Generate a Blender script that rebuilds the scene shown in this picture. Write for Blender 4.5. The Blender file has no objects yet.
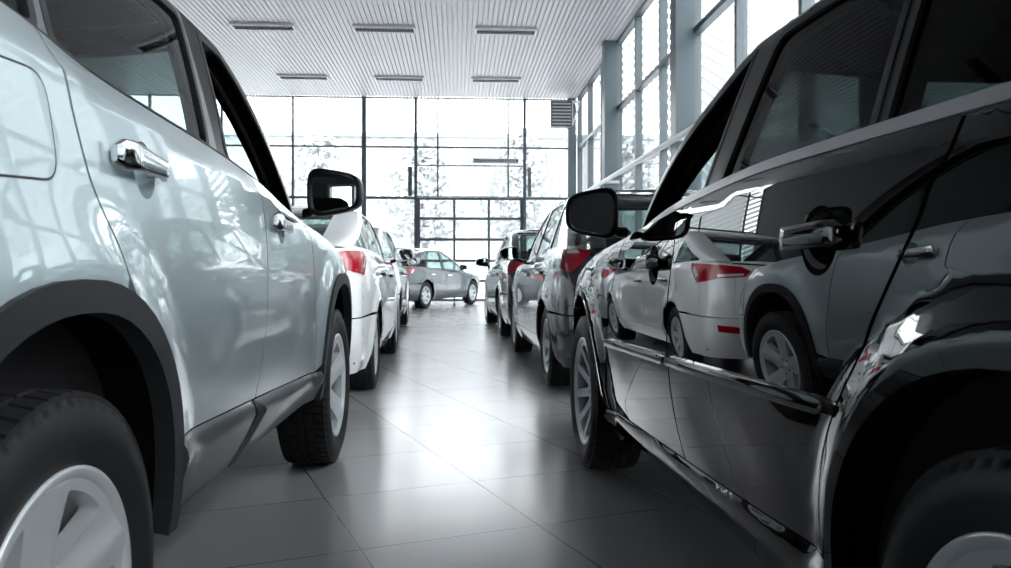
import bpy, math, random
import numpy as np
from mathutils import Vector, geometry
random.seed(7)
PI = math.pi
SC = bpy.context.scene
COL = SC.collection

# ------------------------------------------------------------------ materials
def mat(name, col, rough=.5, metal=0., coat=0., ior=1.5, coat_ior=1.5, coat_rough=.02, spec=.5, emit=None, estr=0.):
    m = bpy.data.materials.new(name); m.use_nodes = True
    b = m.node_tree.nodes['Principled BSDF']; i = b.inputs
    i['Base Color'].default_value = (*col, 1); i['Roughness'].default_value = rough
    i['Metallic'].default_value = metal; i['Coat Weight'].default_value = coat
    i['IOR'].default_value = ior; i['Coat IOR'].default_value = coat_ior
    i['Coat Roughness'].default_value = coat_rough; i['Specular IOR Level'].default_value = spec
    if emit:
        i['Emission Color'].default_value = (*emit, 1); i['Emission Strength'].default_value = estr
    return m

def glass_mat(name, tint, refl_ior=1.5, rough=0., strength=1.):
    m = bpy.data.materials.new(name); m.use_nodes = True
    nt = m.node_tree; nt.nodes.clear()
    out = nt.nodes.new('ShaderNodeOutputMaterial'); mix = nt.nodes.new('ShaderNodeMixShader')
    tr = nt.nodes.new('ShaderNodeBsdfTransparent'); tr.inputs[0].default_value = (*tint, 1)
    gl = nt.nodes.new('ShaderNodeBsdfGlossy'); gl.inputs['Roughness'].default_value = rough
    # symmetric Fresnel from the facing angle: F = F0 + (1-F0)(1-cos)^5
    lw = nt.nodes.new('ShaderNodeLayerWeight'); lw.inputs['Blend'].default_value = .5
    pw = nt.nodes.new('ShaderNodeMath'); pw.operation = 'POWER'; pw.inputs[1].default_value = 5.
    f0 = ((refl_ior-1)/(refl_ior+1))**2
    ma = nt.nodes.new('ShaderNodeMath'); ma.operation = 'MULTIPLY_ADD'
    ma.inputs[1].default_value = (1-f0)*strength; ma.inputs[2].default_value = f0*strength
    nt.links.new(lw.outputs['Facing'], pw.inputs[0]); nt.links.new(pw.outputs[0], ma.inputs[0])
    nt.links.new(ma.outputs[0], mix.inputs[0]); nt.links.new(tr.outputs[0], mix.inputs[1])
    nt.links.new(gl.outputs[0], mix.inputs[2]); nt.links.new(mix.outputs[0], out.inputs[0])
    return m

def floor_mat():
    m = mat('floor_tiles', (.1, .1, .1), .2, spec=.46)
    nt = m.node_tree; b = nt.nodes['Principled BSDF']
    tc = nt.nodes.new('ShaderNodeTexCoord'); mp = nt.nodes.new('ShaderNodeMapping'); mp.vector_type = 'TEXTURE'
    mp.inputs['Location'].default_value = (.288, 2.81, 0); mp.inputs['Rotation'].default_value = (0, 0, math.radians(19.5))
    br = nt.nodes.new('ShaderNodeTexBrick'); br.offset = 0; br.squash = 1
    br.inputs['Scale'].default_value = 1.; br.inputs['Brick Width'].default_value = .635; br.inputs['Row Height'].default_value = .635
    br.inputs['Mortar Size'].default_value = .0035; br.inputs['Mortar Smooth'].default_value = .3
    br.inputs['Color1'].default_value = (.31, .307, .315, 1); br.inputs['Color2'].default_value = (.33, .327, .335, 1)
    br.inputs['Mortar'].default_value = (.085, .085, .088, 1)
    nz = nt.nodes.new('ShaderNodeTexNoise'); nz.inputs['Scale'].default_value = 3.; nz.inputs['Detail'].default_value = 6
    mr = nt.nodes.new('ShaderNodeMapRange'); mr.inputs['To Min'].default_value = .17; mr.inputs['To Max'].default_value = .25
    bp = nt.nodes.new('ShaderNodeBump'); bp.inputs['Strength'].default_value = .4; bp.inputs['Distance'].default_value = .002; bp.invert = True
    L = nt.links.new
    L(tc.outputs['Object'], mp.inputs[0]); L(mp.outputs[0], br.inputs['Vector']); L(tc.outputs['Object'], nz.inputs['Vector'])
    L(br.outputs['Color'], b.inputs['Base Color']); L(nz.outputs[0], mr.inputs[0]); L(mr.outputs[0], b.inputs['Roughness'])
    L(br.outputs['Fac'], bp.inputs['Height']); L(bp.outputs[0], b.inputs['Normal'])
    return m

def noise_mat(name, c1, c2, scale, rough=.8, spec=.5):
    m = mat(name, c1, rough, spec=spec); nt = m.node_tree; b = nt.nodes['Principled BSDF']
    tc = nt.nodes.new('ShaderNodeTexCoord'); nz = nt.nodes.new('ShaderNodeTexNoise')
    nz.inputs['Scale'].default_value = scale; nz.inputs['Detail'].default_value = 5
    cr = nt.nodes.new('ShaderNodeMix'); cr.data_type = 'RGBA'
    cr.inputs['A'].default_value = (*c1, 1); cr.inputs['B'].default_value = (*c2, 1)
    nt.links.new(tc.outputs['Object'], nz.inputs['Vector']); nt.links.new(nz.outputs[0], cr.inputs['Factor'])
    nt.links.new(cr.outputs['Result'], b.inputs['Base Color'])
    return m

M = {}
M['silver'] = mat('silver_paint', (.43, .515, .545), .28, .45, 1., coat_ior=1.7)
M['black'] = mat('black_paint', (.003, .003, .0035), .3, 0, 1., spec=0., coat_ior=1.7, coat_rough=.0)
M['white'] = mat('white_paint', (.80, .83, .84), .3, 0, 1., coat_ior=1.6)
M['lightgrey'] = mat('light_grey_paint', (.5, .52, .54), .3, .6, 1., coat_ior=1.6)
M['darkgrey'] = mat('dark_grey_paint', (.018, .025, .028), .25, .2, 1., coat_ior=1.55)
M['graphite'] = mat('graphite_paint', (.012, .013, .015), .25, .2, 1., coat_ior=1.55)
M['bluegrey'] = mat('blue_grey_paint', (.05, .072, .08), .3, .3, 1., coat_ior=1.5)
M['plastic'] = noise_mat('grey_plastic', (.012, .0145, .0165), (.018, .021, .024), 60, .55, .35)
M['gloss_black'] = mat('gloss_black', (.004, .004, .005), .3, 0, .0, spec=.09)
M['pillar_grey'] = mat('pillar_grey', (.13, .145, .155), .3, .3, .6)
M['facade_far'] = mat('white_cladding', (.50, .52, .525), .6); M['facade_far2'] = mat('pale_grey_cladding', (.28, .31, .315), .6)
M['shaded_silver_sill'] = mat('shaded_silver_sill', (.06, .068, .073), .38, .4, .3)  # silver sill with its downward-facing shade put into the colour
M['rubber'] = mat('black_rubber', (.008, .008, .009), .6)
M['tyre'] = noise_mat('tyre_rubber', (.010, .010, .011), (.015, .015, .016), 30, .6, .3)
M['alloy'] = mat('alloy_silver', (.60, .63, .65), .35, .45)
M['disc'] = mat('brake_steel', (.12, .12, .125), .5, .8)
M['liner'] = noise_mat('arch_liner', (.003, .003, .0035), (.005, .005, .005), 12, .9, .0)
M['chrome'] = mat('chrome', (.75, .76, .78), .1, 1.)
M['satin'] = mat('satin_strip', (.50, .50, .52), .4, .3)
M['trimfab'] = noise_mat('cabin_fabric', (.008, .008, .009), (.013, .013, .014), 40, .9, .15)
M['red'] = mat('red_lens', (.34, .003, .014), .12, 0, 1., emit=(.6, .01, .02), estr=.0)
M['clear'] = mat('clear_lens', (.75, .77, .78), .1, .3, 1.)
M['plate'] = mat('plate_white', (.7, .7, .7), .4)
M['mirror'] = mat('mirror_silver', (.75, .78, .8), .01, 1.)
M['g_light'] = glass_mat('car_glass', (.60, .70, .69))
M['g_mid'] = glass_mat('tinted_glass', (.27, .36, .36), 1.55)
M['g_dark'] = glass_mat('privacy_glass', (.03, .038, .038), 1.5, strength=.38)
M['g_clear'] = glass_mat('clear_glass', (.86, .90, .90), 1.5, strength=.3)
M['g_win'] = glass_mat('window_glass', (.95, .962, .968))
M['frame'] = mat('window_frame_metal', (.075, .095, .105), .4, .2)
M['column'] = mat('steel_column_paint', (.055, .08, .095), .45, .1)
M['rail'] = mat('pale_rail_paint', (.42, .45, .47), .4)
M['ceil'] = mat('ceiling_slat_paint', (.36, .36, .375), .45)
M['wall'] = noise_mat('wall_plaster', (.10, .105, .11), (.12, .125, .13), 2, .8)
M['darkwall'] = noise_mat('shaded_wall', (.008, .008, .009), (.012, .012, .013), 2, .8, .2)  # near-black: shadow behind the camera put into the wall colour
M['vent'] = mat('vent_paint', (.5, .51, .53), .4)
M['ventdark'] = mat('vent_louvre', (.05, .05, .055), .5)
M['floor'] = floor_mat()
M['ground'] = noise_mat('pale_paving', (.68, .69, .70), (.74, .75, .76), .4, .9)
M['treep'] = noise_mat('hazed_leaf', (.37, .40, .40), (.50, .52, .52), 3, .9)  # outdoor haze and glare put into a pale leaf colour
M['bark'] = noise_mat('pale_bark', (.16, .16, .16), (.24, .24, .24), 8, .9)
M['facade'] = mat('pale_cladding', (.36, .38, .385), .6)
M['facade2'] = mat('grey_cladding', (.19, .21, .215), .6)

# ------------------------------------------------------------------ mesh helpers
class MB:
    def __init__(s): s.v = []; s.f = []; s.sm = []; s.n = {}
    def add(s, v, f, smooth=False):
        o = len(s.v); s.v += [tuple(p) for p in v]
        s.f += [tuple(o+i for i in q) for q in f]; s.sm += [smooth]*len(f); return o
    def box(s, x0, x1, y0, y1, z0, z1):
        s.add([(x, y, z) for z in (z0, z1) for y in (y0, y1) for x in (x0, x1)],
              [(0, 2, 3, 1), (4, 5, 7, 6), (0, 1, 5, 4), (2, 6, 7, 3), (0, 4, 6, 2), (1, 3, 7, 5)])
    def grid(s, rows, smooth=True, close=False, flip=False):
        nr, nc = len(rows), len(rows[0]); v = [p for r in rows for p in r]; f = []
        for i in range(nr-1):
            for j in range(nc if close else nc-1):
                k = (j+1) % nc
                q = (i*nc+j, i*nc+k, (i+1)*nc+k, (i+1)*nc+j)
                f.append(q[::-1] if flip else q)
        return s.add(v, f, smooth)
    def tube(s, pts, rad, n=10, cap=True):
        pts = [Vector(p) for p in pts]; rows = []
        for i, p in enumerate(pts):
            d = (pts[min(i+1, len(pts)-1)]-pts[max(i-1, 0)]).normalized()
            a = d.orthogonal().normalized() if abs(d.z) > .95 else d.cross(Vector((0, 0, 1))).normalized()
            b = d.cross(a); r = rad[i] if isinstance(rad, (list, tuple)) else rad
            rows.append([p+a*math.cos(2*PI*k/n)*r+b*math.sin(2*PI*k/n)*r for k in range(n)])
        o = s.grid(rows, True, True)
        if cap:
            s.f += [tuple(o+k for k in range(n))[::-1], tuple(o+(len(pts)-1)*n+k for k in range(n))]; s.sm += [False]*2
    def build(s, name, m, parent=None, loc=None):
        me = bpy.data.meshes.new(name); me.from_pydata(s.v, [], s.f)
        me.polygons.foreach_set('use_smooth', s.sm)
        me.materials.append(M[m] if isinstance(m, str) else m)
        if s.n:   # custom normals: vertex -> normal; faces made only of such vertices use them
            nl = [Vector((0, 0, 0))]*len(me.loops)
            for p in me.polygons:
                for li in p.loop_indices:
                    vi = me.loops[li].vertex_index
                    nl[li] = s.n.get(vi, None) or p.normal
            me.normals_split_custom_set([tuple(x) for x in nl])
        o = bpy.data.objects.new(name, me); COL.objects.link(o)
        if parent is not None: o.parent = parent
        if loc: o.location = loc
        return o

def spline(pts, n=8):
    """Catmull-Rom through 2D points."""
    out = []
    P = [pts[0]]+list(pts)+[pts[-1]]
    for i in range(1, len(P)-2):
        p0, p1, p2, p3 = P[i-1], P[i], P[i+1], P[i+2]
        for k in range(n):
            t = k/n
            out.append(tuple(.5*(2*b+(c-a)*t+(2*a-5*b+4*c-d)*t*t+(3*b-a-3*c+d)*t**3) for a, b, c, d in zip(p0, p1, p2, p3)))
    out.append(tuple(pts[-1]))
    return out

class Tab:
    """smooth monotone-ish table lookup."""
    def __init__(s, pts):
        pts = sorted(pts); s.x = [p[0] for p in pts]; s.y = [p[1] for p in pts]; n = len(pts)
        d = [(s.y[i+1]-s.y[i])/(s.x[i+1]-s.x[i]) for i in range(n-1)]
        m = [d[0]]+[(d[i-1]+d[i])/2 if d[i-1]*d[i] > 0 else 0. for i in range(1, n-1)]+[d[-1]]
        for i in range(n-1):
            if d[i] == 0: m[i] = m[i+1] = 0
            else:
                a, b = m[i]/d[i], m[i+1]/d[i]; q = a*a+b*b
                if q > 9: t = 3/math.sqrt(q); m[i] = t*a*d[i]; m[i+1] = t*b*d[i]
        s.m = m
    def __call__(s, x):
        X, Y, m = s.x, s.y, s.m
        if x <= X[0]: return Y[0]+m[0]*(x-X[0]) if x > X[0]-.3 else Y[0]-m[0]*.3
        if x >= X[-1]: return Y[-1]+m[-1]*(x-X[-1]) if x < X[-1]+.3 else Y[-1]+m[-1]*.3
        i = 0
        while X[i+1] < x: i += 1
        h = X[i+1]-X[i]; t = (x-X[i])/h
        return ((1+2*t)*(1-t)**2*Y[i]+t*(1-t)**2*h*m[i]+t*t*(3-2*t)*Y[i+1]+t*t*(t-1)*h*m[i+1])

def clamp(a, lo=0., hi=1.): return max(lo, min(hi, a))
def sstep(a): a = clamp(a); return a*a*(3-2*a)

# ------------------------------------------------------------------ wrapped body surface
class Wrap:
    """Surface over (u, z): u in [0, L] runs along the right side from the rear corner to the front corner,
    beyond the ends it turns the corner (radius r) and runs across to the centre line."""
    def __init__(s, aR, aF, w, rR, rF, bowR, bowF, zref):
        s.aR, s.aF, s.w, s.rR, s.rF, s.bR, s.bF = aR, aF, w, rR, rF, bowR, bowF
        s.L = aF(zref)-aR(zref)
    def u_of(s, p, front=None):
        if len(p) == 2:
            y, z = p; a, b = s.aR(z), s.aF(z); return ((y-a)/(b-a)*s.L, z)
        e, x, z = p
        y = s.aF(z) if e == 'F' else s.aR(z); r = s.rF if e == 'F' else s.rR
        w0 = s.w(y, z)
        if x > w0-r: d = r*math.acos(clamp(1-(w0-x)/r, -1, 1))
        else: d = r*PI/2+(w0-r-x)
        return (s.L+d, z) if e == 'F' else (-d, z)
    def pt(s, u, z):
        a, b = s.aR(z), s.aF(z)
        if 0 <= u <= s.L:
            y = a+(b-a)*u/s.L; return Vector((s.w(y, z), y, z))
        if u > s.L: d = u-s.L; y0, r, sg, bow = b, s.rF, 1, s.bF
        else: d = -u; y0, r, sg, bow = a, s.rR, -1, s.bR
        w0 = s.w(y0, z); th = d/r
        if th < PI/2: x = w0-r*(1-math.cos(th)); dy = r*math.sin(th)
        else: x = w0-r-(d-r*PI/2); dy = r
        dy += bow*(1-(x/w0)**2)
        return Vector((x, y0+sg*dy, z))
    def nrm(s, u, z, e=.002):
        n = (s.pt(u+e, z)-s.pt(u-e, z)).cross(s.pt(u, z+e)-s.pt(u, z-e))
        return n.normalized() if n.length > 1e-12 else Vector((1, 0, 0))

def densify(S, pts, step):
    """closed outline -> dense domain polygon."""
    out = []; n = len(pts)
    for i in range(n):
        p, q = pts[i], pts[(i+1) % n]
        if len(p) == 2 and len(q) == 2:
            k = max(1, int(math.hypot(q[0]-p[0], q[1]-p[1])/step))
            for j in range(k):
                t = j/k; out.append(S.u_of((p[0]+(q[0]-p[0])*t, p[1]+(q[1]-p[1])*t)))
        else:
            a, b = S.u_of(p), S.u_of(q)
            k = max(1, int(math.hypot(b[0]-a[0], b[1]-a[1])/step))
            ex = len(p) == 3 and len(q) == 3 and p[0] == q[0]
            for j in range(k):
                t = j/k
                if ex: out.append(S.u_of((p[0], p[1]+(q[1]-p[1])*t, p[2]+(q[2]-p[2])*t)))
                else: out.append((a[0]+(b[0]-a[0])*t, a[1]+(b[1]-a[1])*t))
    # drop duplicates
    r = []
    for p in out:
        if not r or math.hypot(p[0]-r[-1][0], p[1]-r[-1][1]) > 1e-5: r.append(p)
    if math.hypot(r[0][0]-r[-1][0], r[0][1]-r[-1][1]) < 1e-5: r.pop()
    return r

def inside(P, poly):
    x, y = P[:, 0], P[:, 1]; c = np.zeros(len(P), bool); n = len(poly)
    for i in range(n):
        x1, y1 = poly[i]; x2, y2 = poly[i-1]
        if y1 == y2: continue
        k = ((y1 > y) != (y2 > y)) & (x < (x2-x1)*(y-y1)/(y2-y1)+x1)
        c ^= k
    return c

def triangulate(poly, holes, hx, hy):
    """dense triangulation of a polygon with holes; returns verts (2D), tris, boundary edges."""
    a = np.array(poly); lo, hi = a.min(0), a.max(0)
    gx = np.arange(lo[0]+hx*.5, hi[0], hx); gy = np.arange(lo[1]+hy*.5, hi[1], hy)
    pts = [Vector(p) for p in poly]; edges = [(i, (i+1) % len(poly)) for i in range(len(poly))]
    for h in holes:
        o = len(pts); pts += [Vector(p) for p in h]; edges += [(o+i, o+(i+1) % len(h)) for i in range(len(h))]
    bound = np.array([(p[0], p[1]) for p in pts])
    if len(gx) and len(gy):
        G = np.array([(x, y) for i, y in enumerate(gy) for x in gx+(hx*.25 if i % 2 else -hx*.25)])
        k = inside(G, poly)
        for h in holes: k &= ~inside(G, h)
        G = G[k]
        if len(G):
            sc = np.array([1/hx, 1/hy]); keep = np.ones(len(G), bool)
            for b in bound*sc: keep &= (((G*sc-b)**2).sum(1) > .12)
            pts += [Vector(p) for p in G[keep]]
    v, e, f, *_ = geometry.delaunay_2d_cdt(pts, edges, [], 0, 1e-6)
    V = np.array([(p[0], p[1]) for p in v]); T = [t for t in f if len(t) == 3]
    Cn = np.array([V[list(t)].mean(0) for t in T]); k = inside(Cn, poly)
    for h in holes: k &= ~inside(Cn, h)
    T = [t for t, q in zip(T, k) if q]
    cnt = {}
    for t in T:
        for i in range(3):
            a_, b_ = t[i], t[(i+1) % 3]; cnt[(a_, b_)] = cnt.get((a_, b_), 0)+1
    B = [e_ for e_ in cnt if (e_[1], e_[0]) not in cnt]
    return V, T, B

def panel(S, name, m, parent, outline, holes=(), off=0., h=.03, flange=.012, side='R', step=None, conv=True):
    step = step or h*.8
    poly = densify(S, outline, step); hs = [densify(S, q, step) for q in holes]
    V, T, B = triangulate(poly, hs, h*1.4, h)
    mb = MB(); P = []; N = []
    # orientation of domain: u->forward, z->up seen from the right side: normal = du x dz points to +x
    for u, z in V:
        n = S.nrm(u, z); p = S.pt(u, z); o = off(p.y, z) if callable(off) else off
        P.append(p+n*o); N.append(n)
    if callable(off):   # recompute normals from the mesh
        acc = [Vector((0, 0, 0)) for _ in P]
        for t in T:
            c = (P[t[1]]-P[t[0]]).cross(P[t[2]]-P[t[0]])
            if c.dot(N[t[0]]) < 0: c = -c
            for i in t: acc[i] += c
        N = [a.normalized() if a.length > 0 else n for a, n in zip(acc, N)]
    def put(sx):
        o = len(mb.v)
        mb.v += [(p.x*sx, p.y, p.z) for p in P]
        for i, n in enumerate(N): mb.n[o+i] = Vector((n.x*sx, n.y, n.z))
        a, b, c = T[0]; fl = (P[b]-P[a]).cross(P[c]-P[a]).dot(N[a]) < 0
        if sx < 0: fl = not fl
        for t in T:
            q = tuple(o+i for i in t); mb.f.append(q[::-1] if fl else q); mb.sm.append(True)
        if flange:
            for a, b in B:
                if side == 'sym' and abs(P[a].x) < .004 and abs(P[b].x) < .004: continue
                k = len(mb.v)
                for q in (P[a], P[b], P[b]-N[b]*flange, P[a]-N[a]*flange): mb.v.append((q.x*sx, q.y, q.z))
                mb.f.append((k, k+1, k+2, k+3)); mb.sm.append(False)
    if side in ('R', 'sym'): put(1)
    if side in ('L', 'sym'): put(-1)
    return mb.build(name, m, parent)

def offset_poly(pts, d):
    """grow (d>0) a closed polygon of 2D points."""
    n = len(pts); ar = sum(pts[i][0]*pts[(i+1) % n][1]-pts[(i+1) % n][0]*pts[i][1] for i in range(n)); s = 1 if ar > 0 else -1
    out = []
    for i in range(n):
        p0, p1, p2 = pts[i-1], pts[i], pts[(i+1) % n]
        a = Vector((p1[0]-p0[0], p1[1]-p0[1])); b = Vector((p2[0]-p1[0], p2[1]-p1[1]))
        if a.length < 1e-7 or b.length < 1e-7: out.append(p1); continue
        a.normalize(); b.normalize()
        na = Vector((a.y, -a.x))*s; nb = Vector((b.y, -b.x))*s; m = na+nb
        if m.length < 1e-4: out.append((p1[0]+na.x*d, p1[1]+na.y*d)); continue
        m.normalize(); k = d/max(.45, m.dot(na)); out.append((p1[0]+m.x*k, p1[1]+m.y*k))
    return out

def rounded(pts, r, n=5):
    """round the corners of a closed polygon."""
    out = []; N = len(pts)
    for i in range(N):
        p0, p, p2 = Vector(pts[i-1]), Vector(pts[i]), Vector(pts[(i+1) % N])
        a, b = p0-p, p2-p; k = min(r, a.length*.45, b.length*.45)
        A = p+a.normalized()*k; B = p+b.normalized()*k
        for j in range(n+1):
            t = j/n; q = A*(1-t)**2+p*2*t*(1-t)+B*t*t; out.append((q.x, q.y))
    return out

def cap(S, zf, us, q=15, crown=.04, name='roof', m='silver', parent=None, power=2., endfade=None, inset=0.):
    """surface across the car between the two mirrored edge curves at domain positions us."""
    rows = []
    for i, (u, z) in enumerate(us):
        p = S.pt(u, z); x0 = max(p.x-inset, .0)
        cr = crown*(endfade(p.y) if endfade else 1.)
        rows.append([(x0*(1-2*j/(q-1)), p.y, p.z+cr*(1-abs(1-2*j/(q-1))**power)) for j in range(q)])
    mb = MB(); mb.grid(rows, True, flip=False)
    return mb.build(name, m, parent)

# ------------------------------------------------------------------ wheels (shared meshes)
def tyre_mesh(R, rim, width, N=120):
    hw = width/2
    prof = [(-hw*.72, rim-.012), (-hw*.86, rim+.006), (-hw*1.0, rim+(R-rim)*.40), (-hw*1.01, rim+(R-rim)*.55), (-hw*.95, R-.035), (-hw*.87, R-.016)]
    tread = []
    ribs = [(-.86, -.52), (-.44, -.16), (-.09, .09), (.16, .44), (.52, .86)]
    for a, b in ribs:
        for t in (0, .33, .67, 1): tread.append((hw*(a+(b-a)*t), R-.010*abs((a+(b-a)*t))**3, True))
        if b < .8:
            tread += [(hw*(b+.012), R-.009, False), (hw*(b+.068), R-.009, False)]
    full = [(x, r, False, 0) for x, r in prof]+[(x, r, k, 1) for x, r, k in tread]+[(-x, r, False, 0) for x, r in prof[::-1]]
    K = N//2
    mb = MB(); rows = []
    for p in range(K):
        for q, fr in enumerate((0, .76, .79, .97)):
            row = []
            for i, (x, r, k, tr) in enumerate(full):
                g = abs(x)/hw; a = 2*PI*(p+fr)/K
                if tr: a += (.55*g if x > 0 else -.55*g)*2*PI/K+ (PI/K if x > 0 else 0)
                if k:
                    if g > .50 and q in (2, 3): r -= .009
                    if .14 < g <= .46 and q in (2, 3) and p % 2: r -= .006
                row.append((x, math.cos(a)*r, math.sin(a)*r))
            rows.append(row)
    rows.append(rows[0])
    nt0 = len(prof); ntt = nt0+len(tread)
    o = mb.grid(rows, True)
    nc = len(full)
    for f in range(len(mb.sm)):
        if nt0 <= f % (nc-1) < ntt: mb.sm[f] = False
    return mb

def rim_mesh(rr, n, face, spoke, hub=.07, dish=.03, twist=0., style='star'):
    """alloy wheel: outer face to +x.  rr radius, n windows, face = x of the face at the lip."""
    mb = MB()
    def fx(r): t = clamp(r/rr); return face-dish*(1-t)**1.2*1.1-(.012*(math.sin(t*PI))**2)
    # lip and barrel
    prof = [(face-.010, rr+.006), (face+.006, rr+.008), (face+.008, rr), (face-.002, rr-.012), (face-.014, rr-.017), (face-.05, rr-.02), (face-.13, rr-.03), (face-.19, rr-.015), (face-.195, rr+.005)]
    N = 72; rows = [[(x, math.cos(2*PI*j/N)*r, math.sin(2*PI*j/N)*r) for j in range(N)] for x, r in prof]
    mb.grid(rows, True, True, flip=True)
    # face with windows
    outer = [(math.cos(2*PI*j/96)*(rr-.012), math.sin(2*PI*j/96)*(rr-.012)) for j in range(96)]
    holes = []
    for i in range(n):
        c = 2*PI*(i+.5)/n; r1, r2 = hub+.018, rr-.03
        ho = PI/n*(1-spoke*.8); hi = PI/n*max(.12, 1-spoke*rr*.72/r1)
        q = []
        for k in range(7): t = -1+2*k/6; q.append((r2, c+ho*t+twist))
        for k in range(4): t = 1-2*k/3; q.append((r1, c+hi*t))
        holes.append(rounded([(math.cos(b)*r, math.sin(b)*r) for r, b in q], .014, 4))
    V, T, B = triangulate(outer, holes, .012, .012)
    def ridge(y, z):
        if style != 'star': return 0
        a = (math.atan2(z, y)/(2*PI/n)) % 1; d = min(a, 1-a)*2*PI/n*math.hypot(y, z)
        return .010*max(0, 1-d/.045)*clamp((math.hypot(y, z)-.04)/.05)
    P = [(fx(math.hypot(y, z))+ridge(y, z), y, z) for y, z in V]
    a, b, c = T[0]
    fl = (Vector(P[b])-Vector(P[a])).cross(Vector(P[c])-Vector(P[a])).x < 0
    mb.add(P, [t[::-1] if fl else t for t in T], True)
    for a, b in B:
        A, Bb = P[a], P[b]; dp = .035
        mb.add([A, Bb, (Bb[0]-dp, Bb[1]*1.0, Bb[2]*1.0), (A[0]-dp, A[1], A[2])], [(0, 1, 2, 3)])
    return mb

def lathe_x(prof, N=48):
    mb = MB(); rows = [[(x, math.cos(2*PI*j/N)*r, math.sin(2*PI*j/N)*r) for j in range(N)] for x, r in prof]
    mb.grid(rows, True, True, flip=True); return mb

WHEEL = {}
def wheel_proto(key, R, rim, width, n, spoke, twist=0., style='star', dish=.03):
    face = width/2-.018
    r = rim_mesh(rim, n, face, spoke, dish=dish, twist=twist, style=style).build('wheel', 'alloy')
    t = tyre_mesh(R, rim, width).build('tyre', 'tyre', r)
    d = lathe_x([(face-.06, .001), (face-.06, rim*.72), (face-.085, rim*.72), (face-.085, .001)]).build('brake_disc', 'disc', r)
    c = lathe_x([(face-dish*.9+.004, .001), (face-dish*.9+.004, .022), (face-dish*.9-.004, .030), (face-dish*1.2-.02, .031)], 24).build('hub_cap', 'alloy', r)
    nuts = []
    for k in range(5 if key != 'small' else 0):
        a = 2*PI*(k+.5)/5; cy, cz = math.cos(a)*.05, math.sin(a)*.05; g = MB()
        g.tube([(face-dish-.016, cy, cz), (face-dish+.006, cy, cz)], .009, 6)
        nuts.append(g.build('wheel_nut', 'disc', r))
    WHEEL[key] = (r, [t, d, c]+nuts); WHEEL[key+'_used'] = False

def add_wheel(key, parent, loc, side, spin=0.):
    r, ch = WHEEL[key]
    if not WHEEL[key+'_used']: WHEEL[key+'_used'] = True; o = r
    else:
        o = r.copy(); COL.objects.link(o)
        for c in ch:
            k = c.copy(); COL.objects.link(k); k.parent = o
    o.parent = parent; o.location = loc
    o.rotation_euler = (spin, 0, 0) if side > 0 else (spin, 0, PI)
    return o

wheel_proto('suv', .36, .232, .235, 5, .62, twist=.10, dish=.045)
wheel_proto('multi', .348, .236, .235, 10, .38, style='flat', dish=.04)
wheel_proto('small', .315, .20, .205, 7, .5, style='flat', dish=.03)

# ------------------------------------------------------------------ cars
def arch_curve(c, y0, grow=0., n=28, z0=None, front=True):
    """wheel-arch arc from the rear foot to the front foot (y increasing)."""
    a, b, zc, ex = c['arch']; a += grow; b += grow; out = []
    zl = c['zlow'] if z0 is None else z0
    out.append((y0-a, zl))
    for k in range(n+1):
        t = PI-PI*k/n; cx, sn = math.cos(t), math.sin(t)
        out.append((y0+a*math.copysign(abs(cx)**(2/ex), cx), zc+b*abs(sn)**(2/ex)))
    out.append((y0+a, zl))
    return out

def window_outline(c, top, aF, aR, y0, y1, ztop, tiltR, tiltF, mode, r):
    """side window between two posts; mode F / R / FR: that edge follows the windscreen or tailgate pillar."""
    gp = c.get('pil', .085); lift = c.get('lift', .024); out = []
    if 'F' in mode:
        for _ in range(30): y1 = .5*y1+.5*(aF(top(y1)+lift)-gp*1.25)
    if 'R' in mode:
        for _ in range(30): y0 = .5*y0+.5*(aR(top(y0)+lift)+gp*c.get('cq', 1.6))
    out = [(y0+(y1-y0)*k/16, top(y0+(y1-y0)*k/16)+lift) for k in range(17)]
    za, zb_ = out[-1][1], out[0][1]
    if 'F' in mode: out += [(aF(za+(ztop-za)*k/9)-gp*(1.25-.25*k/9), za+(ztop-za)*k/9) for k in range(1, 10)]
    else: out += [(y1+tiltF*k/5, za+(ztop-za)*k/5) for k in range(1, 6)]
    if 'R' in mode: b = [(aR(zb_+(ztop-zb_)*k/9)+gp*c.get('cq', 1.6), zb_+(ztop-zb_)*k/9) for k in range(9, 0, -1)]
    else: b = [(y0+tiltR*k/5, zb_+(ztop-zb_)*k/5) for k in range(5, 0, -1)]
    e, f = out[-1], b[0]
    out += [(e[0]+(f[0]-e[0])*k/6, e[1]+(f[1]-e[1])*k/6) for k in range(1, 6)]+b
    # round the corners by relaxing only the sharp ones
    n = len(out); P = []
    for i in range(n):
        p0, p, p2 = Vector(out[i-1]), Vector(out[i]), Vector(out[(i+1) % n])
        a, q = p0-p, p2-p
        if a.length > 1e-6 and q.length > 1e-6 and a.normalized().dot(q.normalized()) > -.80:
            k = min(r, a.length*.8, q.length*.8); A = p+a.normalized()*k; B = p+q.normalized()*k
            for j in range(6):
                t = j/5; w_ = A*(1-t)**2+p*2*t*(1-t)+B*t*t; P.append((w_.x, w_.y))
        else: P.append((p.x, p.y))
    return P

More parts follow.
